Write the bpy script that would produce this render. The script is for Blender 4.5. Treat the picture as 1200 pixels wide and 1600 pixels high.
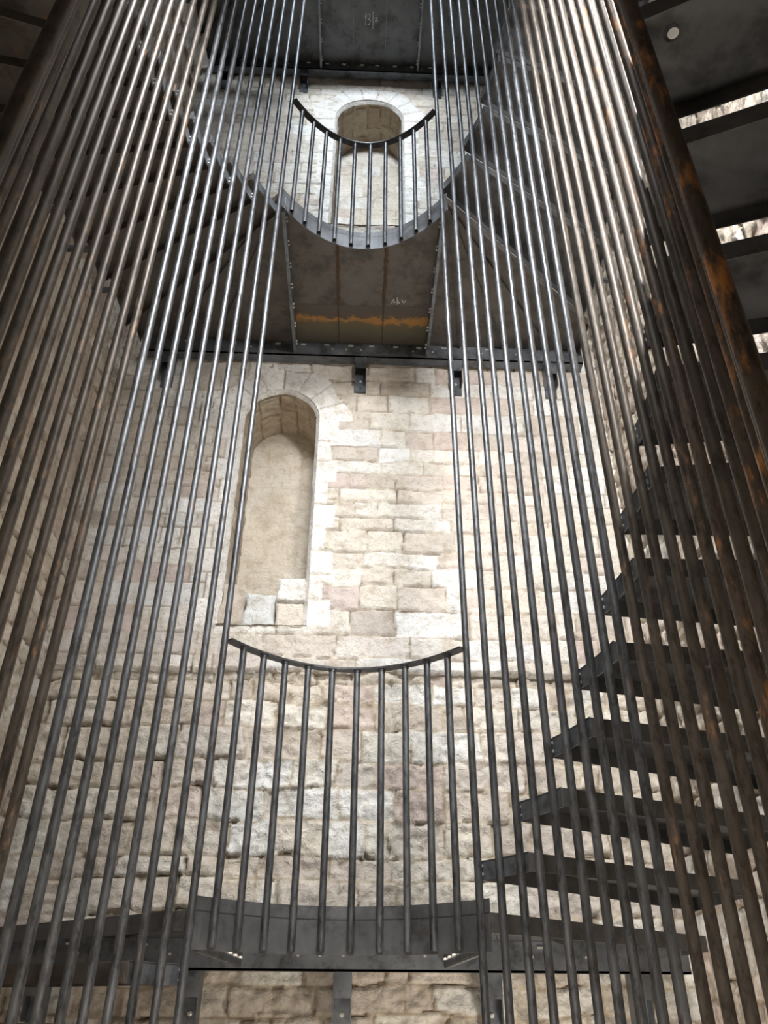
import bpy, math, random
import numpy as np
from mathutils import Vector, Matrix

for o in list(bpy.data.objects): bpy.data.objects.remove(o)
scn = bpy.context.scene
C = scn.collection
PI = math.pi

# ------------------------------------------------------------------ camera
F_PX, PITCH, ROLL, YAW = 1214.3, .5662, .0068, .0343
cam_d = bpy.data.cameras.new('camera')
cam = bpy.data.objects.new('camera', cam_d); C.objects.link(cam)
cam_d.sensor_fit = 'VERTICAL'; cam_d.sensor_height = 36.0; cam_d.sensor_width = 27.0
cam_d.lens = F_PX * 36.0 / 1600.0
cam_d.clip_start = .02; cam_d.clip_end = 100
fw = Vector((math.sin(YAW)*math.cos(PITCH), math.cos(YAW)*math.cos(PITCH), math.sin(PITCH)))
r0 = Vector((math.cos(YAW), -math.sin(YAW), 0)); u0 = r0.cross(fw)
rt = r0*math.cos(ROLL) + u0*math.sin(ROLL); up = -r0*math.sin(ROLL) + u0*math.cos(ROLL)
M = Matrix((( rt.x, up.x, -fw.x, .038), (rt.y, up.y, -fw.y, 0), (rt.z, up.z, -fw.z, 0), (0,0,0,1)))
cam.matrix_world = M
scn.camera = cam

# ------------------------------------------------------------------ view and light
scn.view_settings.view_transform = 'Standard'
scn.view_settings.look = 'None'
scn.view_settings.gamma = 1
scn.view_settings.use_curve_mapping = False
scn.view_settings.exposure = 0.0

world = bpy.data.worlds.new('world'); scn.world = world; world.use_nodes = True
bg = world.node_tree.nodes['Background']
bg.inputs[0].default_value = (1.0, .93, .84, 1); bg.inputs[1].default_value = .05

def area(name, loc, target, sx, sy, power, col, beam=180):
    l = bpy.data.lights.new(name, 'AREA'); l.shape = 'RECTANGLE'; l.size = sx; l.size_y = sy
    l.energy = power; l.color = col; l.spread = math.radians(beam)
    o = bpy.data.objects.new(name, l); C.objects.link(o); o.location = loc
    d = Vector(target) - Vector(loc)
    o.rotation_euler = d.to_track_quat('-Z', 'Y').to_euler()
    return o
# unseen lamps assumed from the light: cool ones in the well above the viewer, one over the right flight, warm ones down below
area('assumed_lamp_high', (.0, .6, 9.9), (0, 5, 7.6), .8, .6, 105, (.84, .92, 1.0), 84)
area('assumed_lamp_middle', (.05, .6, 5.6), (0, 5, 1.6), 1.0, .7, 100, (.97, .985, 1.0), 84)
area('assumed_lamp_right_flight', (1.3, -.3, 4.4), (2.0, 3.4, 3.0), .5, .4, 170, (1.0, .98, .96), 110)
area('added_fill_below', (0, .9, -1.9), (0, 2.4, 1), .6, .6, 100, (1.0, .90, .78))  # fill added to lift the dark tread undersides
area('assumed_lamp_below_right', (1.15, 3.9, -.9), (1.1, 5, .1), .25, .25, 22, (1.0, .90, .78))

# ------------------------------------------------------------------ helpers
def label(o, lab=None, cat=None, group=None, kind=None):
    if lab: o['label'] = lab
    if cat: o['category'] = cat
    if group: o['group'] = group
    if kind: o['kind'] = kind
    return o

def empty(name, loc=(0,0,0)):
    o = bpy.data.objects.new(name, None); C.objects.link(o); o.location = loc
    o.empty_display_size = .1
    return o

def link_mesh(name, verts, faces, mat, parent=None, smooth=False):
    me = bpy.data.meshes.new(name)
    me.from_pydata([tuple(v) for v in verts], [], faces); me.update()
    if smooth:
        for p in me.polygons: p.use_smooth = True
    if mat: me.materials.append(mat)
    o = bpy.data.objects.new(name, me); C.objects.link(o)
    if parent: o.parent = parent
    return o

class MB:
    def __init__(s): s.v = []; s.f = []
    def box(s, x0, x1, y0, y1, z0, z1):
        b = len(s.v)
        s.v += [(x0,y0,z0),(x1,y0,z0),(x1,y1,z0),(x0,y1,z0),(x0,y0,z1),(x1,y0,z1),(x1,y1,z1),(x0,y1,z1)]
        s.f += [tuple(b+i for i in q) for q in ((0,3,2,1),(4,5,6,7),(0,1,5,4),(1,2,6,5),(2,3,7,6),(3,0,4,7))]
        return s
    def prism(s, pts, z0, z1):                 # polygon in plan
        b = len(s.v); n = len(pts)
        s.v += [(p[0],p[1],z0) for p in pts] + [(p[0],p[1],z1) for p in pts]
        s.f += [tuple(b+i for i in range(n-1,-1,-1)), tuple(b+n+i for i in range(n))]
        s.f += [(b+i, b+(i+1)%n, b+n+(i+1)%n, b+n+i) for i in range(n)]
        return s
    def slab(s, p, q, t, z0, z1, side=1):      # vertical plate from p to q in plan, thickness t to one side
        dx, dy = q[0]-p[0], q[1]-p[1]; L = math.hypot(dx,dy) or 1
        nx, ny = -dy/L*t*side, dx/L*t*side
        return s.prism([p, q, (q[0]+nx,q[1]+ny), (p[0]+nx,p[1]+ny)], z0, z1)
    def strip(s, inner, outer, z0, z1):        # band between two polylines in plan
        return_f = len(inner)
        b = len(s.v); n = len(inner)
        for a, o in zip(inner, outer):
            s.v += [(a[0],a[1],z0),(o[0],o[1],z0),(o[0],o[1],z1),(a[0],a[1],z1)]
        for i in range(n-1):
            k = b+4*i
            for j in range(4):
                s.f.append((k+j, k+(j+1)%4, k+4+(j+1)%4, k+4+j))
        s.f += [(b,b+3,b+2,b+1), (b+4*(n-1), b+4*(n-1)+1, b+4*(n-1)+2, b+4*(n-1)+3)]
        return s
    def tube(s, x, y, z0, z1, r, ri=None, n=16, dp=.06):
        b = len(s.v)
        ri = ri or r*.78
        for (z, rr) in ((z0+dp,ri),(z0,ri),(z0,r),(z1,r)):
            s.v += [(x+rr*math.cos(2*PI*i/n), y+rr*math.sin(2*PI*i/n), z) for i in range(n)]
        for k in range(3):
            for i in range(n):
                s.f.append((b+k*n+i, b+k*n+(i+1)%n, b+(k+1)*n+(i+1)%n, b+(k+1)*n+i))
        s.f.append(tuple(b+3*n+i for i in range(n)))
        s.f.append(tuple(b+i for i in range(n)))
        return s
    def cyl(s, c, axis, r, h, n=8):
        b = len(s.v); a = Vector(axis).normalized(); t = a.orthogonal().normalized(); w = a.cross(t); c = Vector(c)
        for k in (0, h):
            for i in range(n):
                s.v.append(tuple(c + a*k + t*r*math.cos(2*PI*i/n) + w*r*math.sin(2*PI*i/n)))
        s.f += [(b+i, b+(i+1)%n, b+n+(i+1)%n, b+n+i) for i in range(n)]
        s.f += [tuple(b+i for i in range(n-1,-1,-1)), tuple(b+n+i for i in range(n))]
        return s
    def build(s, name, mat, parent=None, smooth=False):
        import bmesh
        o = link_mesh(name, s.v, s.f, mat, parent, False)
        bm = bmesh.new(); bm.from_mesh(o.data); bmesh.ops.recalc_face_normals(bm, faces=bm.faces)
        if smooth:
            for f in bm.faces:
                if len(f.verts) == 4: f.smooth = True
            for e in bm.edges:
                if len(e.link_faces) == 2 and e.calc_face_angle(0) > .7: e.smooth = False
        bm.to_mesh(o.data); bm.free()
        return o

def copy_tree(o, parent=None, dz=0):
    c = o.copy(); C.objects.link(c); c.parent = parent
    if parent is None: c.location.z += dz
    for ch in list(o.children): copy_tree(ch, c)
    return c

# ------------------------------------------------------------------ materials
def new_mat(name):
    m = bpy.data.materials.new(name); m.use_nodes = True
    nt = m.node_tree; b = nt.nodes['Principled BSDF']
    return m, nt, b, nt.nodes, nt.links

def ramp(N, stops):
    r = N.new('ShaderNodeValToRGB')
    e = r.color_ramp.elements
    e[0].position, e[0].color = stops[0][0], (*stops[0][1], 1)
    e[1].position, e[1].color = stops[-1][0], (*stops[-1][1], 1)
    for p, c in stops[1:-1]:
        k = e.new(p); k.color = (*c, 1)
    return r

def steel(name, base_a, base_b, metal, rough, rust=0.0, rust_col=(.42,.17,.04), streak=True, stretch=(9,9,1.2), bump=.15, fleck=(45,45,16)):
    m, nt, b, N, L = new_mat(name)
    tc = N.new('ShaderNodeTexCoord'); mp = N.new('ShaderNodeMapping'); mp.inputs['Scale'].default_value = stretch
    oi = N.new('ShaderNodeObjectInfo'); sc_ = N.new('ShaderNodeVectorMath'); sc_.operation = 'SCALE'; sc_.inputs['Scale'].default_value = 37.0
    cb = N.new('ShaderNodeCombineXYZ')
    for q in range(3): L.new(oi.outputs['Random'], cb.inputs[q])
    L.new(cb.outputs[0], sc_.inputs[0])
    ad = N.new('ShaderNodeVectorMath'); ad.operation = 'ADD'; L.new(tc.outputs['Object'], ad.inputs[0]); L.new(sc_.outputs[0], ad.inputs[1])
    L.new(ad.outputs[0], mp.inputs[0])
    n1 = N.new('ShaderNodeTexNoise'); n1.inputs['Scale'].default_value = 3.0; n1.inputs['Detail'].default_value = 6; n1.inputs['Roughness'].default_value = .65
    L.new(mp.outputs[0], n1.inputs['Vector'])
    r = ramp(N, [(.3, base_a), (.7, base_b)]); L.new(n1.outputs['Fac'], r.inputs[0])
    n2 = N.new('ShaderNodeTexNoise'); n2.inputs['Scale'].default_value = 2.2; n2.inputs['Detail'].default_value = 8; n2.inputs['Roughness'].default_value = .7
    mp2 = N.new('ShaderNodeMapping'); mp2.inputs['Scale'].default_value = (9,9,2.6) ; mp2.inputs['Location'].default_value = (3.1, 7.7, 1.3)
    L.new(ad.outputs[0], mp2.inputs[0]); L.new(mp2.outputs[0], n2.inputs['Vector'])
    rr = ramp(N, [(.62-rust*.3, (0,0,0)), (.74-rust*.3, (1,1,1))]); L.new(n2.outputs['Fac'], rr.inputs[0])
    mx = N.new('ShaderNodeMix'); mx.data_type = 'RGBA'
    fl = N.new('ShaderNodeTexNoise'); fl.inputs['Scale'].default_value = 1.0; fl.inputs['Detail'].default_value = 4; fl.inputs['Roughness'].default_value = .7
    mp3 = N.new('ShaderNodeMapping'); mp3.inputs['Rotation'].default_value = (.5, .35, 0); mp3.inputs['Scale'].default_value = fleck
    L.new(ad.outputs[0], mp3.inputs[0]); L.new(mp3.outputs[0], fl.inputs['Vector'])
    fr = ramp(N, [(.36, (.42,.40,.38)), (.50, (1,1,1)), (.72, (1.25,1.25,1.25))]); L.new(fl.outputs['Fac'], fr.inputs[0])
    fm = N.new('ShaderNodeMix'); fm.data_type = 'RGBA'; fm.blend_type = 'MULTIPLY'; fm.inputs[0].default_value = .8
    L.new(r.outputs[0], fm.inputs[6]); L.new(fr.outputs[0], fm.inputs[7])
    L.new(rr.outputs[0], mx.inputs[0]); L.new(fm.outputs[2], mx.inputs[6]); mx.inputs[7].default_value = (*rust_col, 1)
    L.new(mx.outputs[2], b.inputs['Base Color'])
    mr = N.new('ShaderNodeMapRange'); mr.inputs[3].default_value = metal; mr.inputs[4].default_value = .05
    L.new(rr.outputs[0], mr.inputs[0]); L.new(mr.outputs[0], b.inputs['Metallic'])
    m2 = N.new('ShaderNodeMapRange'); m2.inputs[1].default_value = .3; m2.inputs[2].default_value = .7
    m2.inputs[3].default_value = rough-.08; m2.inputs[4].default_value = rough+.12
    L.new(n1.outputs['Fac'], m2.inputs[0]); L.new(m2.outputs[0], b.inputs['Roughness'])
    bp = N.new('ShaderNodeBump'); bp.inputs['Strength'].default_value = bump; bp.inputs['Distance'].default_value = .002
    n3 = N.new('ShaderNodeTexNoise'); n3.inputs['Scale'].default_value = 60; n3.inputs['Detail'].default_value = 3
    L.new(tc.outputs['Object'], n3.inputs['Vector']); L.new(n3.outputs['Fac'], bp.inputs['Height']); L.new(bp.outputs[0], b.inputs['Normal'])
    return m

M_BAR   = steel('steel_tube', (.09,.094,.10), (.17,.177,.187), .8, .45, rust=.0, rust_col=(.2,.12,.07))
M_BARR  = steel('steel_tube_brown_shaded', (.055,.046,.038), (.11,.094,.078), .5, .45, rust=.10, rust_col=(.26,.14,.07))  # browned steel, base colour darkened further to stand in for shade
M_BARO  = steel('steel_tube_rusty', (.065,.05,.04), (.12,.095,.078), .5, .48, rust=.30, rust_col=(.40,.17,.045))
M_PLATE = steel('mill_scale_plate', (.075,.077,.080), (.13,.132,.138), .45, .42, rust=-.2, stretch=(1.5,1.5,1.5), bump=.08, fleck=(5,5,5))
M_PLATEB= steel('mill_scale_plate_brown', (.074,.065,.057), (.118,.106,.094), .35, .46, rust=.12, rust_col=(.20,.10,.04), stretch=(1.6,1.6,1.6), bump=.08, fleck=(5,5,5))
M_EDGE  = steel('rolled_steel_section', (.10,.11,.125), (.19,.205,.225), .6, .36, rust=-.2, stretch=(1.5,6,1.5), bump=.06, fleck=(7,7,7))
M_FASCIA= steel('fascia_plate', (.085,.09,.098), (.14,.15,.165), .35, .55, rust=-.3, stretch=(1.5,1.5,1.5), bump=.06, fleck=(5,5,5))
M_RAIL  = steel('flat_bar_steel', (.05,.052,.056), (.10,.10,.105), .6, .38, rust=-.2, bump=.05)

def simple(name, col, metal=0, rough=.5):
    m, nt, b, N, L = new_mat(name)
    tc = N.new('ShaderNodeTexCoord'); n = N.new('ShaderNodeTexNoise'); n.inputs['Scale'].default_value = 30
    L.new(tc.outputs['Object'], n.inputs['Vector'])
    r = ramp(N, [(.3, tuple(c*.8 for c in col)), (.7, tuple(min(1,c*1.1) for c in col))]); L.new(n.outputs['Fac'], r.inputs[0])
    L.new(r.outputs[0], b.inputs['Base Color']); b.inputs['Metallic'].default_value = metal; b.inputs['Roughness'].default_value = rough
    return m
M_BOLT  = simple('galvanised_bolt', (.72,.72,.70), .6, .3)
M_CHALK = simple('chalk', (.75,.75,.72), 0, .9)
M_WELD  = steel('weld_seam_rust', (.05,.032,.020), (.11,.062,.028), .1, .7, rust=.1, rust_col=(.20,.095,.03), bump=.3)
def stain_mat():
    m, nt, b, N, L = new_mat('rust_bloomed_plate')
    tc = N.new('ShaderNodeTexCoord'); sp = N.new('ShaderNodeSeparateXYZ'); L.new(tc.outputs['Object'], sp.inputs[0])
    n = N.new('ShaderNodeTexNoise'); n.inputs['Scale'].default_value = 9; n.inputs['Detail'].default_value = 8; n.inputs['Roughness'].default_value = .75; L.new(tc.outputs['Object'], n.inputs['Vector'])
    a1 = N.new('ShaderNodeMath'); a1.operation = 'MULTIPLY_ADD'; a1.inputs[1].default_value = .30; L.new(n.outputs['Fac'], a1.inputs[0]); L.new(sp.outputs['Y'], a1.inputs[2])
    mr = N.new('ShaderNodeMapRange'); mr.inputs[1].default_value = 4.70; mr.inputs[2].default_value = 5.05; L.new(a1.outputs[0], mr.inputs[0])
    r = ramp(N, [(0, (.075,.065,.055)), (.20, (.09,.065,.045)), (.29, (.36,.175,.045)), (.36, (.30,.15,.04)), (.44, (.12,.095,.05)), (.70, (.10,.09,.06)), (1, (.08,.07,.05))])
    L.new(mr.outputs[0], r.inputs[0]); L.new(r.outputs[0], b.inputs['Base Color'])
    b.inputs['Roughness'].default_value = .55; b.inputs['Metallic'].default_value = .15
    return m
M_STAIN = stain_mat()

def stone_mat(name, bump, dirt=(.46,.37,.27)):
    m, nt, b, N, L = new_mat(name)
    at = N.new('ShaderNodeAttribute'); at.attribute_name = 'stone_colour'
    tc = N.new('ShaderNodeTexCoord')
    n1 = N.new('ShaderNodeTexNoise'); n1.inputs['Scale'].default_value = 9; n1.inputs['Detail'].default_value = 8; n1.inputs['Roughness'].default_value = .68
    L.new(tc.outputs['Object'], n1.inputs['Vector'])
    r = ramp(N, [(.34, (.80,.76,.70)), (.5, (1,1,1)), (.68, (1.06,1.06,1.06))]); L.new(n1.outputs['Fac'], r.inputs[0])
    mu = N.new('ShaderNodeMix'); mu.data_type = 'RGBA'; mu.blend_type = 'MULTIPLY'; mu.inputs[0].default_value = 1
    L.new(at.outputs['Color'], mu.inputs[6]); L.new(r.outputs[0], mu.inputs[7])
    # fine dark cracks and pits
    v = N.new('ShaderNodeTexNoise'); v.inputs['Scale'].default_value = 26; v.inputs['Detail'].default_value = 5; v.inputs['Distortion'].default_value = 1.6
    L.new(tc.outputs['Object'], v.inputs['Vector'])
    r2 = ramp(N, [(.30, (1,1,1)), (.36, (0,0,0))]); L.new(v.outputs['Fac'], r2.inputs[0])
    mx = N.new('ShaderNodeMix'); mx.data_type = 'RGBA'; L.new(mu.outputs[2], mx.inputs[6]); mx.inputs[7].default_value = (*dirt, 1)
    ml = N.new('ShaderNodeMath'); ml.operation = 'MULTIPLY'; ml.inputs[1].default_value = .6
    L.new(r2.outputs[0], ml.inputs[0]); L.new(ml.outputs[0], mx.inputs[0])
    # hairline tool marks and wrinkles of the rock face
    wn = N.new('ShaderNodeTexNoise'); wn.inputs['Scale'].default_value = 11; wn.inputs['Detail'].default_value = 3; wn.inputs['Distortion'].default_value = 1.2
    wm = N.new('ShaderNodeMapping'); wm.inputs['Scale'].default_value = (1,1,1.7); L.new(tc.outputs['Object'], wm.inputs[0]); L.new(wm.outputs[0], wn.inputs['Vector'])
    w1 = N.new('ShaderNodeMath'); w1.operation = 'SUBTRACT'; w1.inputs[1].default_value = .5; L.new(wn.outputs['Fac'], w1.inputs[0])
    w2 = N.new('ShaderNodeMath'); w2.operation = 'ABSOLUTE'; L.new(w1.outputs[0], w2.inputs[0])
    w3 = ramp(N, [(0, (1,1,1)), (.020, (0,0,0))]); L.new(w2.outputs[0], w3.inputs[0])
    w4 = N.new('ShaderNodeMath'); w4.operation = 'MULTIPLY'; w4.inputs[1].default_value = .55; L.new(w3.outputs[0], w4.inputs[0])
    wx = N.new('ShaderNodeMix'); wx.data_type = 'RGBA'; L.new(w4.outputs[0], wx.inputs[0]); L.new(mx.outputs[2], wx.inputs[6]); wx.inputs[7].default_value = (.36,.29,.22,1)
    L.new(wx.outputs[2], b.inputs['Base Color'])
    b.inputs['Roughness'].default_value = .92
    b.inputs['Specular IOR Level'].default_value = .2
    n2 = N.new('ShaderNodeTexNoise'); n2.inputs['Scale'].default_value = 22; n2.inputs['Detail'].default_value = 9; n2.inputs['Roughness'].default_value = .7; n2.inputs['Distortion'].default_value = .8
    L.new(tc.outputs['Object'], n2.inputs['Vector'])
    bp = N.new('ShaderNodeBump'); bp.inputs['Strength'].default_value = bump; bp.inputs['Distance'].default_value = .02
    L.new(n2.outputs['Fac'], bp.inputs['Height']); L.new(bp.outputs[0], b.inputs['Normal'])
    return m
M_STONE = stone_mat('limestone_masonry', 1.0)
M_RUBBLE = stone_mat('limestone_rubble', 1.0)

# ------------------------------------------------------------------ stone height fields
def vnoise(x, y, seed, scale):
    rng = np.random.RandomState(seed); G = rng.rand(256, 256)
    X = x*scale + 71.3; Y = y*scale + 37.1
    xi = np.floor(X).astype(int); yi = np.floor(Y).astype(int)
    fx = X-xi; fy = Y-yi; fx = fx*fx*(3-2*fx); fy = fy*fy*(3-2*fy)
    a = G[xi%256, yi%256]; b = G[(xi+1)%256, yi%256]; c = G[xi%256, (yi+1)%256]; d = G[(xi+1)%256, (yi+1)%256]
    return (a*(1-fx)+b*fx)*(1-fy) + (c*(1-fx)+d*fx)*fy
def fbm(x, y, seed, scale, oct=4, gain=.5):
    s = 0; a = 1; t = 0
    for k in range(oct):
        s = s + a*vnoise(x, y, seed+k, scale*2**k); t += a; a *= gain
    return s/t
def ridged(x, y, seed, scale, oct=3):
    s = 0; a = 1; t = 0
    for k in range(oct):
        s = s + a*np.abs(2*vnoise(x, y, seed+k, scale*2**k)-1); t += a; a *= .55
    return s/t

PAL = np.array([(.64,.61,.56),(.60,.56,.50),(.68,.68,.665),(.57,.52,.475),(.54,.465,.43),(.61,.57,.53),(.55,.50,.45),(.67,.655,.61),(.69,.69,.68),(.52,.475,.43)])
MORT = np.array((.53,.46,.36))

def masonry(x, z, seed, hr, wr, rough, jw, jd, arches=(), zsplit=None, tint=(1,1,1)):
    """height (m, outwards) and colour at points x, z (metres)"""
    rng = np.random.RandomState(seed)
    wa = .024 if jw > .012 else .014
    xw = x + (fbm(x, z, seed+1, 5, 3)-.5)*wa*3
    zw = z + (fbm(x, z, seed+5, 3.5, 3)-.5)*wa*3.2
    zb = [z.min()-.6]
    while zb[-1] < z.max()+.6: zb.append(zb[-1] + rng.uniform(*hr))
    zb = np.array(zb); ci = np.clip(np.searchsorted(zb, zw)-1, 0, len(zb)-2)
    dz = np.minimum(zw-zb[ci], zb[ci+1]-zw)
    dx = np.zeros_like(x); sid = np.zeros(x.shape, int); cx = np.zeros_like(x); n0 = 0
    for c in range(len(zb)-1):
        m = ci == c
        xb = [x.min()-1+rng.uniform(-.3, 0)]
        while xb[-1] < x.max()+.8: xb.append(xb[-1] + rng.uniform(*wr)*(1 if rng.rand() > .2 else .5))
        xb = np.array(xb)
        if m.any():
            xx = xw[m]; k = np.clip(np.searchsorted(xb, xx)-1, 0, len(xb)-2)
            dx[m] = np.minimum(xx-xb[k], xb[k+1]-xx); sid[m] = n0+k; cx[m] = (xb[k]+xb[k+1])/2
        n0 += len(xb)
    d = np.minimum(dx, dz)
    ns = n0 + 200
    # dressed voussoirs round each arch and dressed quoins down its jambs
    arch_m = np.zeros(x.shape, bool)
    for (ax, az, R, z0, T, nv) in arches:
        r = np.hypot(x-ax, z-az); th = np.arctan2(z-az, x-ax)
        To = T + .03*np.sin(th*7+1)
        m = (z > az) & (r < R+To) & (r > R-.08)
        u = th/PI*nv; k = np.floor(u); du = np.minimum(u-k, k+1-u)*PI/nv*r
        dd = np.minimum(du, R+To-r)
        d = np.where(m, dd, d); sid = np.where(m, n0+k.astype(int)+int(ax*10)%40+50, sid); arch_m |= m
        # quoins
        q = (z <= az) & (z > z0)
        kz = np.floor((z-z0)/.205); wq = np.where((kz.astype(int)%2) == 0, .17, .11)
        for sg in (-1, 1):
            e = (x-ax)*sg - R
            mm = q & (e > -.08) & (e < wq)
            fz = (z-z0)/.205-kz
            dd = np.minimum(wq-e, np.minimum(fz, 1-fz)*.205)
            d = np.where(mm, dd, d); sid = np.where(mm, n0+120+kz.astype(int)*2+(sg > 0), sid); arch_m |= mm
    rs = np.random.RandomState(seed+9)
    off = rs.uniform(-1, 1, ns+100); tx = rs.uniform(-1, 1, ns+100); pc = rs.randint(0, len(PAL), ns+100); pv = rs.uniform(.90, 1.07, ns+100)
    jn = rs.uniform(.4, 1.3, ns+100)
    p = np.clip(d/jw, 0, 1); p = p*p*(3-2*p)
    low = fbm(x, z, seed+20, 1.6, 2)
    depth = jd*np.clip((low-.34)*3.2, .06, 1.4)*jn[sid]
    depth = np.where(arch_m, jd*.75, depth)
    n_rough = ridged(x+sid*.137, z+sid*.071, seed+30, 10, 4)
    n_mid = fbm(x, z, seed+40, 14, 4)
    rl = np.where(arch_m, rough*.25, rough)
    h = (p-1)*depth + p*(off[sid]*rl*.22 + tx[sid]*rl*.5*np.clip((x-cx)*3, -1, 1)*(~arch_m)) + p*(n_rough-.35)*rl + (n_mid-.5)*rough*.6
    # sparse deep gaps in the joints
    gap = (fbm(x, z, seed+60, 6, 3) > .60) & (d < jw*.55) & (~arch_m)
    h = h - gap*jd*1.1
    col = PAL[pc[sid]]*pv[sid][..., None]
    white = np.array((.76,.745,.715))
    col = np.where(arch_m[..., None], white*pv[sid][..., None], col)
    blend = np.clip((low-.45)*3, 0, .55)[..., None]*(~arch_m)[..., None]          # stretches plastered over
    col = col*(1-blend) + np.array((.68,.62,.53))*blend
    j = (1-p)[..., None]*.9
    col = col*(1-j) + MORT*j
    deep = np.clip((-h-jd*.5)/jd, 0, 1)[..., None]*.6
    core = np.clip(1.15-d/(jw*.5), 0, 1)[..., None]*np.clip((fbm(x, z, seed+70, 4, 3)-.38)*5, 0, 1)[..., None]*.75
    col = col*(1-core) + np.array((.25,.20,.15))*core
    col = col*(1-deep) + np.array((.28,.22,.16))*deep
    blot = fbm(x, z, seed+80, 3.2, 4)[..., None]
    col = col*(.90+.20*blot)
    return h, col*np.array(tint)

def grid_mesh(name, P, col, mat, faces_mask=None, flip=False):
    nz, nx = P.shape[:2]
    me = bpy.data.meshes.new(name)
    idx = np.arange(nz*nx).reshape(nz, nx)
    q = np.stack([idx[:-1,:-1], idx[:-1,1:], idx[1:,1:], idx[1:,:-1]], -1)
    if faces_mask is not None: q = q[faces_mask]
    q = q.reshape(-1, 4)
    if flip: q = q[:, ::-1]
    me.vertices.add(nz*nx); me.vertices.foreach_set('co', P.reshape(-1).astype(np.float32))
    n = len(q)
    me.loops.add(n*4); me.loops.foreach_set('vertex_index', np.ascontiguousarray(q).reshape(-1).astype(np.int32))
    me.polygons.add(n); me.polygons.foreach_set('loop_start', np.arange(0, n*4, 4, dtype=np.int32))
    me.polygons.foreach_set('loop_total', np.full(n, 4, dtype=np.int32))
    me.update(calc_edges=True); me.validate()
    a = me.color_attributes.new('stone_colour', 'FLOAT_COLOR', 'POINT')
    rgba = np.ones((nz*nx, 4), np.float32); rgba[:, :3] = col.reshape(-1, 3)
    a.data.foreach_set('color', rgba.reshape(-1))
    me.polygons.foreach_set('use_smooth', np.ones(n, bool))
    me.materials.append(mat)
    o = bpy.data.objects.new(name, me); C.objects.link(o)
    return o

Z0, Z1 = -2.6, 14.0
WX, WY0, WY1 = 2.07, -.86, 5.05
# blind windows: centre x, spring z, radius, sill z
NICHES = [(-.65, 4.09, .295, 2.25), (.018, 8.47, .362, 6.62)]

def far_wall():
    res = .0125
    xs = np.arange(-2.15, 2.151, res); zs = np.arange(Z0, Z1, res)
    # coarser far out of the frame
    zs = np.concatenate([np.arange(Z0, -.6, .05), np.arange(-.6, 10.2, res), np.arange(10.2, Z1, .05)])
    X, Z = np.meshgrid(xs, zs)
    hi = Z > 1.925 + (fbm(X, Z*0, 3, 2.5, 3)-.5)*.05
    arches = [(ax, az, R+.02, z0, .26, nv) for (ax, az, R, z0), nv in zip(NICHES, (8, 9))]
    h1, c1 = masonry(X, Z, 11, (.115,.20), (.20,.58), .022, .0095, .022, arches)
    h2, c2 = masonry(X, Z, 47, (.12,.22), (.22,.52), .052, .016, .024, (), tint=(.97,.96,.93))
    h = np.where(hi, h1, h2-.055); col = np.where(hi[..., None], c1, c2)
    # snap the vertices next to each opening onto its outline
    inside = np.zeros(X.shape, bool)
    for ax, az, R, z0 in NICHES:
        R = R+.025
        ex = np.abs(X-ax)-R; r = np.hypot(X-ax, Z-az)
        up_ = Z > az
        sd = np.where(up_, r-R, ex)            # signed distance in x / radial
        band = (np.abs(sd) < res*.75) & (Z > z0-.001)
        k = np.where(r > 0, R/np.maximum(r, 1e-6), 1)
        X = np.where(band & up_, ax+(X-ax)*k, np.where(band & ~up_, ax+np.sign(X-ax)*R, X))
        Z = np.where(band & up_, az+(Z-az)*k, Z)
        r = np.hypot(X-ax, Z-az)
        ins = (Z > z0-.001) & np.where(Z > az, r < R+.001, np.abs(X-ax) < R+.001)
        inside |= ins
        h = np.where(band, h*.3, h)
    fm = ~(inside[:-1,:-1] & inside[:-1,1:] & inside[1:,1:] & inside[1:,:-1])
    P = np.stack([X, WY1-h, Z], -1)
    o = grid_mesh('wall_far', P, col, M_STONE, fm)
    label(o, 'pale coursed limestone wall with two arched recesses', kind='structure')
far_wall()

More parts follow.
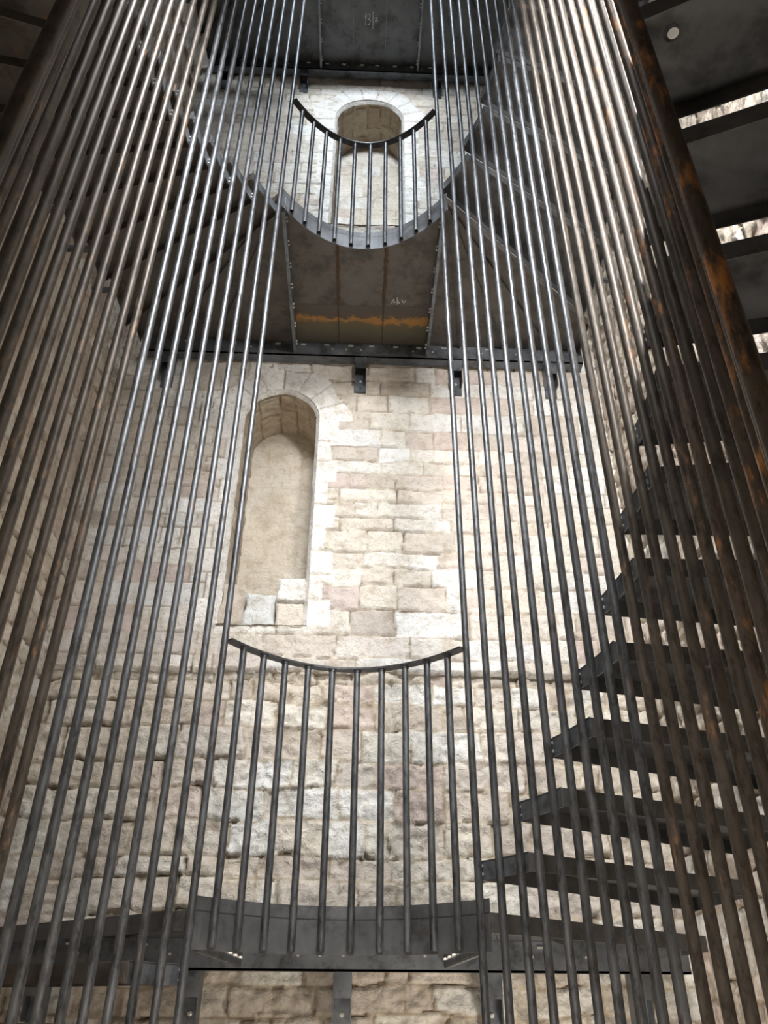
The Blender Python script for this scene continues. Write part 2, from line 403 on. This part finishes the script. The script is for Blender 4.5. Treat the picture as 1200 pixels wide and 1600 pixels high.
def niche(n, ax, az, R, z0, seed):
    # outline from the left sill up over the arch and down to the right sill
    pts = [(-R, z) for z in np.arange(z0-.02, az, .015)]
    pts += [(R*math.cos(t), az+R*math.sin(t)) for t in np.linspace(PI, 0, 70)]
    pts += [(R, z) for z in np.arange(az, z0-.02, -.015)][1:]
    pts = np.array(pts); s = np.concatenate([[0], np.cumsum(np.hypot(*np.diff(pts, axis=0).T))])
    nrm = np.where((pts[:,1] > az)[:, None], np.stack([pts[:,0], pts[:,1]-az], 1)/R, np.stack([np.sign(pts[:,0]), 0*pts[:,0]], 1))
    dep = np.concatenate([[-.012], [.0, .022], np.arange(.035, .60, .0125)])
    S, D = np.meshgrid(s, dep)
    h, col = masonry(D*1.0, S, seed, (.12,.2), (.2,.45), .022, .010, .014)
    h = np.clip(h, -.02, .012)*np.clip((D-.02)/.03, 0, 1)
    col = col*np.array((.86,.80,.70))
    white = (D < .03)[..., None]; col = np.where(white, np.array((.80,.79,.76)), col)
    extra = np.where(D < 0, .028, np.where(D < .01, .026, 0))
    PX = pts[:,0][None]+nrm[:,0][None]*(extra-h); PZ = pts[:,1][None]+nrm[:,1][None]*(extra-h)
    P = np.stack([PX+ax, WY1+D, PZ], -1)
    root = grid_mesh('window_%d' % n, P, col, M_RUBBLE, None, True)
    label(root, 'arched blind recess in the pale stone wall', kind='structure')
    # back of the recess
    xs = np.arange(-R-.04, R+.041, .0125); zs = np.arange(z0-.06, az+R+.05, .0125)
    X, Z = np.meshgrid(xs, zs)
    h, c = masonry(X, Z, seed+3, (.14,.24), (.2,.42), .012, .010, .006)
    plaster = np.array((.62,.55,.44)); k = .75 if n == 1 else .25
    c = c*(1-k)+plaster*k; c = c*(.9+.2*fbm(X, Z, seed+7, 6, 4)[..., None])
    o = grid_mesh('recess_back', np.stack([X+ax, WY1+.55-h*.6, Z], -1), c, M_STONE); o.parent = root
    # sill
    xs = np.arange(-R-.03, R+.031, .0125); ys = np.arange(-.01, .62, .0125)
    X, Y = np.meshgrid(xs, ys)
    h, c = masonry(X, Y, seed+5, (.14,.24), (.2,.42), .03, .012, .016)
    o = grid_mesh('recess_sill', np.stack([X+ax, WY1+Y, z0+h*.5+Y*.15], -1), c, M_RUBBLE); o.parent = root
for i, (ax, az, R, z0) in enumerate(NICHES): niche(i+1, ax, az, R, z0, 200+40*i)

def side_wall(name, x, sgn, seed, lab, tint):
    res = .017
    ys = np.arange(WY0-.1, WY1+.12, res)
    zs = np.concatenate([np.arange(Z0, -.4, .06), np.arange(-.4, 9.0, res), np.arange(9.0, Z1, .06)])
    Y, Z = np.meshgrid(ys, zs)
    h, c = masonry(Y, Z, seed, (.11,.22), (.16,.45), .045, .016, .026, tint=tint)
    P = np.stack([sgn*(x-h), Y, Z], -1)
    o = grid_mesh(name, P, c, M_RUBBLE, None, sgn > 0)
    label(o, lab, kind='structure')
side_wall('wall_left', WX+.01, -1, 77, 'rough rubble stone wall of the tower on the left', (.98,.95,.90))
side_wall('wall_right', WX, 1, 91, 'rough rubble stone wall of the tower on the right', (1.03,1.0,.97))
def near_wall():
    xs = np.arange(-2.2, 2.21, .05); zs = np.arange(Z0, Z1, .05)
    X, Z = np.meshgrid(xs, zs); h, c = masonry(X, Z, 131, (.12,.22), (.2,.5), .02, .03, .02)
    label(grid_mesh('wall_near', np.stack([X, WY0+h, Z], -1), c, M_STONE, None, True), 'stone wall of the tower behind the viewer', kind='structure')
near_wall()
def slab_grid(name, z, seed, flip, lab):
    X, Y = np.meshgrid(np.arange(-2.2, 2.21, .06), np.arange(WY0-.1, WY1+.15, .06))
    h, c = masonry(X, Y, seed, (.3,.4), (.4,.6), .012, .03, .012)
    label(grid_mesh(name, np.stack([X, Y, z+h], -1), c, M_STONE, None, flip), lab, kind='structure')
slab_grid('floor', Z0+.05, 141, False, 'stone paved floor of the tower')
slab_grid('ceiling', Z1-.1, 151, True, 'stone vault closing the tower')

# stones walling up the foot of the lower recess
def block(x0, x1, z0, z1, y0, seed, col):
    n = 12
    u = np.linspace(0, 1, n)
    verts = []; 
    X, Z = np.meshgrid(x0+(x1-x0)*u, z0+(z1-z0)*u)
    X = X + (fbm(X*1.0, Z, seed, 9, 3)-.5)*.05; Z = Z + (fbm(X, Z, seed+3, 9, 3)-.5)*.05
    e = np.minimum(np.minimum(u, 1-u)[None, :], np.minimum(u, 1-u)[:, None]); e = np.clip(e*16, 0, 1)
    Yd = y0 + (1-e)*.015 - (ridged(X, Z, seed+6, 12, 3)-.3)*.02
    Yd[0,:] = Yd[-1,:] = y0+.30; Yd[:,0] = Yd[:,-1] = y0+.30
    c = np.array(col)*(.92+.16*fbm(X, Z, seed+9, 10, 3)[..., None])
    return np.stack([X, Yd, Z], -1), c
rootb = bpy.data.objects['window_1']
for k, (x0, x1, z0, z1, y0, col) in enumerate([(-.80,-.55,2.22,2.52,5.07,(.60,.61,.60)), (-.57,-.34,2.42,2.64,5.055,(.72,.71,.67)), (-.57,-.33,2.20,2.44,5.05,(.62,.56,.49)), (-.97,-.79,2.20,2.60,5.06,(.54,.48,.41))]):
    P, c = block(x0, x1, z0, z1, y0, 300+k*11, col)
    o = grid_mesh('infill_stone', P, c, M_RUBBLE); o.parent = rootb

# ------------------------------------------------------------------ the oval well
EA, EB, EY = .9302, 1.6898, 2.116
_t = np.linspace(0, 2*PI, 8001)
_x = EA*np.sin(_t); _y = EB*np.cos(_t)
_s = np.concatenate([[0], np.cumsum(np.hypot(np.diff(_x), np.diff(_y)))]); S = float(_s[-1])
NB = 66; SP = S/NB
def ring(i, off=0.0, i0=5.5):
    """point on the oval at bar index i (bars 0..11 frame the far opening), pushed outwards by off"""
    q = ((i-i0)*SP) % S
    x = float(np.interp(q, _s, _x)); y = float(np.interp(q, _s, _y))
    nx, ny = x/EA**2, y/EB**2; L = math.hypot(nx, ny)
    return (x+nx/L*off, y+ny/L*off+EY)
ZF = .319; RISE = .190; ST = 12*RISE*2
BR = .0163
ANG = [40.3,31.5,24.2,15.7,7.2,-1.2,-8.6,-14.5,-19.5,-23.5,-26.6,-30.0]
XO = 1.90
def linept(k, fwd=0.0, off=.02):
    p = ring(11+2*k, off); a = math.radians(ANG[k]); d = (math.cos(a), math.sin(a))
    q = (XO, p[1]+(XO-p[0])*d[1]/d[0])
    # move sideways by fwd (positive = towards the far wall)
    n = (-d[1], d[0])
    return (p[0]+n[0]*fwd, p[1]+n[1]*fwd), (q[0], q[1]+fwd/d[0])

LIP = .067
def tread_parts(k, left):
    """one tread between lines k and k+1; climbing towards the viewer on the right, away on the left"""
    ov = .052
    if not left: f0 = ov; f1 = 0
    else: f0 = 0; f1 = -ov
    i0, i1 = 11+2*k, 13+2*k
    i0 -= f0/SP; i1 -= f1/SP
    inner = [ring(i0+(i1-i0)*t/6, .02) for t in range(7)]
    a = linept(k, f0)[1]; b = linept(k+1, f1)[1]
    mir = (lambda p: (-p[0], p[1])) if left else (lambda p: p)
    poly = [mir(p) for p in inner+[b, a]]
    plate = MB().prism(poly, -.005, 0)
    l0 = MB().slab(mir(inner[0]), mir(a), .005, -LIP, -.005, (-1 if not left else 1))
    l1 = MB().slab(mir(inner[-1]), mir(b), .005, -LIP, -.005, (1 if not left else -1))
    inn = MB().strip([mir(p) for p in inner], [mir(ring(i0+(i1-i0)*t/6, .026)) for t in range(7)], -LIP-.003, .002)
    out = MB().slab(mir((XO,a[1])), mir((XO,b[1])), .006, -LIP, -.002, (-1 if not left else 1))
    stub_y = (a[1]+b[1])/2
    sx = (XO, 2.12)
    st = MB()
    xa, xb = (XO, 2.09) if not left else (-2.09, -XO)
    st.box(xa, xb, stub_y-.02, stub_y+.02, -.035, -.008)
    bolts = []
    for t in (.10, .90):
        for dz in (-.018, -.050):
            p = mir(ring(i0+(i1-i0)*t, .018)); c = (0*1.0, EY)
            nx, ny = p[0]/EA**2, (p[1]-EY)/EB**2
            bolts.append(MB().cyl((p[0], p[1], dz), (-nx, -ny, 0), .006, .005, 6))
    return plate, l0, l1, inn, out, st, bolts

def make_tread(k, left, z):
    plate, l0, l1, inn, out, st, bolts = tread_parts(k, left)
    r = empty('stair_tread', (0, 0, z))
    mat = M_PLATEB if left else M_PLATE
    plate.build('tread_plate', mat, r)
    fr, bk = (l0, l1) if not left else (l1, l0)
    fr.build('front_lip', mat, r); bk.build('back_lip', mat, r)
    inn.build('inner_end_plate', M_EDGE, r); out.build('outer_end_plate', mat, r)
    st.build('wall_stub', M_EDGE, r)
    for b in bolts: b.build('bolt', M_BOLT, r)
    return r

ORD = ['first','second','third','fourth','fifth','sixth','seventh','eighth','ninth','tenth','eleventh','twelfth','thirteenth','fourteenth','fifteenth','sixteenth','seventeenth','eighteenth','nineteenth','twentieth','twenty-first','twenty-second','twenty-third']
for k in range(11):
    t = make_tread(k, False, ZF+RISE*(k+1))
    label(t, 'dark folded steel stair tread, %s one up from the lower landing on the right' % ORD[k], 'stair tread', 'stair treads of the lower right flight')
    c = copy_tree(t, None, ST)
    label(c, 'dark folded steel stair tread, %s one up from the upper landing on the right' % ORD[k], 'stair tread', 'stair treads of the upper right flight')
    if k == 9:
        hx, hy = .84, 1.043
        MB().cyl((hx, hy, -.0055), (0,0,-1), .024, .0012, 18).build('drilled_hole_rim', M_RAIL, t)
        MB().cyl((hx+.003, hy, -.0067), (0,0,-1), .015, .0012, 18).build('drilled_hole', M_CHALK, t)
    if k < 3:
        c = copy_tree(t, None, 2*ST)
        label(c, 'dark folded steel stair tread, %s one above the topmost landing on the right' % ORD[k], 'stair tread', 'stair treads above the topmost landing')
for k in range(11):
    t = make_tread(k, True, ZF+ST-RISE*(k+1))
    label(t, 'brownish folded steel stair tread, %s one down from the upper landing on the left' % ORD[k], 'stair tread', 'stair treads of the left flight to the upper landing')
    c = copy_tree(t, None, ST)
    label(c, 'brownish folded steel stair tread, %s one down from the topmost landing on the left' % ORD[k], 'stair tread', 'stair treads of the left flight to the topmost landing')
    if k < 4:
        c = copy_tree(t, None, -ST)
        label(c, 'brownish folded steel stair tread, %s one down from the lower landing on the left' % ORD[k], 'stair tread', 'stair treads of the left flight below the lower landing')

# ------------------------------------------------------------------ landings
def chalk(parent, strokes, x, y, z, s):
    m = MB()
    for st in strokes:
        for (a, b), (c, d) in zip(st[:-1], st[1:]):
            dx, dy = c-a, d-b; L = math.hypot(dx, dy) or 1; nx, ny = -dy/L*.022, dx/L*.022
            m.prism([(x+(a+nx)*s, y+(b+ny)*s), (x+(c+nx)*s, y+(d+ny)*s), (x+(c-nx)*s, y+(d-ny)*s), (x+(a-nx)*s, y+(b-ny)*s)], z-.0012, z)
    m.build('chalk_marking', M_CHALK, parent)
# strokes seen from below (x to the right, y downwards in the picture = towards the wall)
G_13 = [[(0,.1),(.12,-.45),(.06,1)], [(.28,-.3),(.6,-.4),(.55,.1),(.38,.25),(.66,.35),(.5,.9),(.3,.8)], [(.98,-.7),(1.0,1.4)], [(1.1,.1),(1.5,.0),(1.25,.5),(1.6,.35)]]
G_AB = [[(0,.6),(.2,0),(.4,.5),(.1,.4)], [(.6,-.3),(.65,.7),(.9,.5),(.65,.2)], [(1.1,.0),(1.35,.5),(1.6,.1)]]

def far_landing(z, lab, lvl):
    r = empty('landing', (0, 0, z))
    mat = M_PLATEB if lvl == 1 else M_PLATE
    i0, i1 = -.0, 11.0
    inner = [ring(i0+(i1-i0)*t/40, .02) for t in range(41)]
    a = linept(0, 0.0)[1]; al = (-a[0], a[1])
    MB().prism(inner+[a, (1.9,5.02), (-1.9,5.02), al], -.006, 0).build('deck_plate', mat, r)
    MB().strip(inner, [ring(i0+(i1-i0)*t/40, .027) for t in range(41)], -.138, .05).build('curved_fascia', M_FASCIA if lvl else M_PLATE, r)
    # edges along the flights
    L0 = linept(0, 0.0)
    for sg in (-1, 1):
        p, q = L0; p = (p[0]*sg, p[1]); q2 = (q[0]*sg, q[1])
        MB().slab(p, q2, .006, -.072, -.006, sg).build('edge_plate', mat, r)
        e = MB().box(min(sg*1.9, sg*1.894), max(sg*1.9, sg*1.894), q[1], 4.93, -.072, -.006); e.build('side_plate', mat, r)
    MB().box(-1.86, 1.93, 4.935, 5.03, -.162, -.15).box(-1.86, 1.93, 4.935, 4.943, -.162, -.008).box(-1.86,1.93,4.943,5.03,-.02,-.0065).build('wall_beam', M_EDGE, r)
    for sg in (-1, 1):
        x = sg*.56; y0 = 3.50
        rb = MB().box(x-.004, x+.004, y0, 4.935, -.138, -.006).box(min(x, x+sg*.02), max(x, x+sg*.02), y0+.03, 4.935, -.142, -.136)
        rb = rb.build('rib', M_EDGE, r)
        for t in range(7):
            yy = y0+.10+t*.205
            for dy in (0, .035):
                xs = x-sg*.004
                MB().cyl((xs, yy+dy, -.10), (-sg, 0, 0), .009, .010, 6).build('bolt', M_BOLT, rb)
        for (ang_x, t0) in ((.86, .58), (1.25, .60), (1.66, .62)):
            p = (sg*.60, 3.50); q = (sg*ang_x, 4.93)
            MB().slab(p, q, .004, -.030, -.006, 1).build('stiffener', mat, r)
    for x in (-.195, .18):
        yi = 3.80
        MB().box(x-.004, x+.004, yi, 4.93, -.016, -.006).build('seam', M_WELD if lvl == 1 else M_EDGE, r)
        if lvl == 1:
            rq = random.Random(int(x*100)+9); pa = []; pb = []
            for t in range(41):
                yy = yi+(4.93-yi)*t/40
                pa.append((x-.010-.014*rq.random()**2, yy)); pb.append((x+.010+.014*rq.random()**2, yy))
            MB().strip(pa, pb, -.0072, -.006).build('seam_rust', M_WELD, r)
    for x in (-.50,-.30,-.09,.09,.30,.50,.72,-.72,1.1,-1.1,1.5,-1.5):
        MB().box(x-.022, x+.022, 4.925, 4.935, -.045, -.035).build('clip', M_BOLT, r)
    for x in (-1.45,-.95,-.25,-.13,.0,.45,.62,1.05,1.35):
        MB().cyl((x, 4.935, -.085), (0,-1,0), .008, .006, 6).build('bolt', M_BOLT, r)
    if lvl == 1:
        chalk(r, G_AB, .24, 4.42, -.006, .075)
    if lvl == 2:
        chalk(r, G_13, -.06, 4.42, -.006, .09)
    return label(r, lab, 'landing')
LAND = [far_landing(ZF, 'lower steel landing with curved fascia, level with the bottom of the picture', 0),
        far_landing(ZF+ST, 'middle steel landing seen from below, rust stained between its ribs', 1),
        far_landing(ZF+2*ST, 'topmost steel landing seen from below with chalk numbers on black plate', 2)]

# rust bloom lying on the underside of the middle landing
def stain():
    rs = random.Random(5); m = MB()
    z = -.0075
    m.box(-.555, .555, 4.50, 4.93, z, z+.0012)
    o = m.build('rust_stain', M_STAIN, LAND[1])
stain()

def near_landing(z, lab):
    r = empty('landing', (0, 0, z))
    inner = [ring(33+11*t/30, .02) for t in range(31)]
    a = linept(11, 0.0)[1]
    MB().prism(inner+[(-a[0],a[1]), (-1.9,-.83), (1.9,-.83), a], -.006, 0).build('deck_plate', M_PLATE, r)
    MB().strip(inner, [ring(33+11*t/30, .027) for t in range(31)], -.138, .05).build('curved_fascia', M_EDGE, r)
    L0 = linept(11, 0.0)
    for sg in (-1, 1):
        p, q = L0
        MB().slab((p[0]*sg, p[1]), (q[0]*sg, q[1]), .006, -.138, -.006, -sg).build('edge_plate', M_PLATE, r)
        MB().box(sg*.56-.004, sg*.56+.004, -.80, .72, -.138, -.006).build('rib', M_EDGE, r)
    MB().box(-1.9, 1.9, -.84, -.76, -.157, -.006).build('wall_beam', M_EDGE, r)
    return label(r, lab, 'landing')
near_landing(ZF+ST/2, 'steel landing overhead on the near side of the oval well')
near_landing(ZF+1.5*ST, 'steel landing high above on the near side of the oval well')
near_landing(ZF-ST/2, 'steel landing underfoot on the near side of the oval well')

# ------------------------------------------------------------------ wall brackets under the landing beams
def bracket(x, zf, lab):
    r = empty('wall_bracket', (x, 0, zf))
    m = MB()
    m.box(-.05, .05, 5.035, 5.055, -.475, -.163)             # back plate on the wall
    m.box(-.05, -.044, 4.945, 5.035, -.40, -.158).box(.044, .05, 4.945, 5.035, -.40, -.158)
    m.box(-.05, .05, 4.937, 4.945, -.285, -.158)
    m.build('hollow_section', M_EDGE, r)
    MB().cyl((0, 5.034, -.36), (0,-1,0), .013, .003, 12).cyl((0, 5.031, -.36), (0,-1,0), .008, .010, 6).build('bolt', M_BOLT, r)
    MB().box(-.006, .006, 5.0345, 5.036, -.45, -.425).build('slot', M_RAIL, r)
    return label(r, lab, 'bracket', 'steel wall brackets under the landings')
POS = [(-1.64,'far left'),(-.82,'left of centre'),(0,'central'),(.82,'right of centre'),(1.64,'far right')]
for x, w in POS:
    bracket(x, ZF, 'hollow steel wall bracket below the lower landing beam, %s' % w)
    if x != -.82: bracket(x, ZF+ST, 'hollow steel wall bracket below the middle landing beam, %s' % w)
for x, w in [(-1.67,'far left'),(-.76,'left of the arch'),(.80,'right of the arch'),(1.64,'far right')]:
    bracket(x, ZF+2*ST, 'hollow steel wall bracket below the topmost landing beam, %s' % w)

# ------------------------------------------------------------------ curved guard rails on the far side
def guard(z, lab, I0=5.71):
    r = empty('guard_rail', (0, 0, z))
    ia, ib = .18, 10.82
    n = 48
    a = [ring(ia+(ib-ia)*t/n, -.024, I0) for t in range(n+1)]; b = [ring(ia+(ib-ia)*t/n, .024, I0) for t in range(n+1)]
    MB().strip(a, b, 1.130, 1.140).build('handrail', M_RAIL, r, True)
    for i in range(1, 11):
        x, y = ring(i, 0, I0)
        MB().tube(x, y, -.128, 1.130, BR).build('baluster', M_BAR, r, True)
    for i in range(1, 11):
        x, y = ring(i, 0, I0)
        MB().tube(x, y, 1.120, 1.130, BR*1.2, BR*.9, dp=.005).build('weld_collar', M_EDGE, r, True)
    return label(r, lab, 'guard rail', 'curved guard rails of the landings')
guard(ZF, 'curved steel guard rail with ten balusters on the lower landing')
guard(ZF+ST, 'curved steel guard rail with ten balusters before the upper arch')

# ------------------------------------------------------------------ full-height tubes round the well
def tube_mesh(name, mat):
    m = MB()
    m.tube(0, 0, 0, 1, 1, .8, 20)
    return m
rs = random.Random(3)
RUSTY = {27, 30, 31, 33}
BROWN_SHADED = {21, 22, 23, 24, 25, 26, 28, 29, 31, 32} | set(range(44, 58))  # near tubes: brown steel, with their shade painted into the colour too
ZB, ZT = ZF-ST/2, 12.5
def long_bar(i, lab):
    x, y = ring(i, 0, 5.71)
    j = .003
    m = MB().tube(0, 0, 0, ZT-ZB, BR)
    mat = M_BARO if i in RUSTY else (M_BARR if i in BROWN_SHADED else M_BAR)
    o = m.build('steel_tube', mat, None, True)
    o.location = (x+rs.uniform(-j, j), y+rs.uniform(-j, j), ZB)
    return label(o, lab, 'steel tube', 'full-height steel tubes round the oval well')
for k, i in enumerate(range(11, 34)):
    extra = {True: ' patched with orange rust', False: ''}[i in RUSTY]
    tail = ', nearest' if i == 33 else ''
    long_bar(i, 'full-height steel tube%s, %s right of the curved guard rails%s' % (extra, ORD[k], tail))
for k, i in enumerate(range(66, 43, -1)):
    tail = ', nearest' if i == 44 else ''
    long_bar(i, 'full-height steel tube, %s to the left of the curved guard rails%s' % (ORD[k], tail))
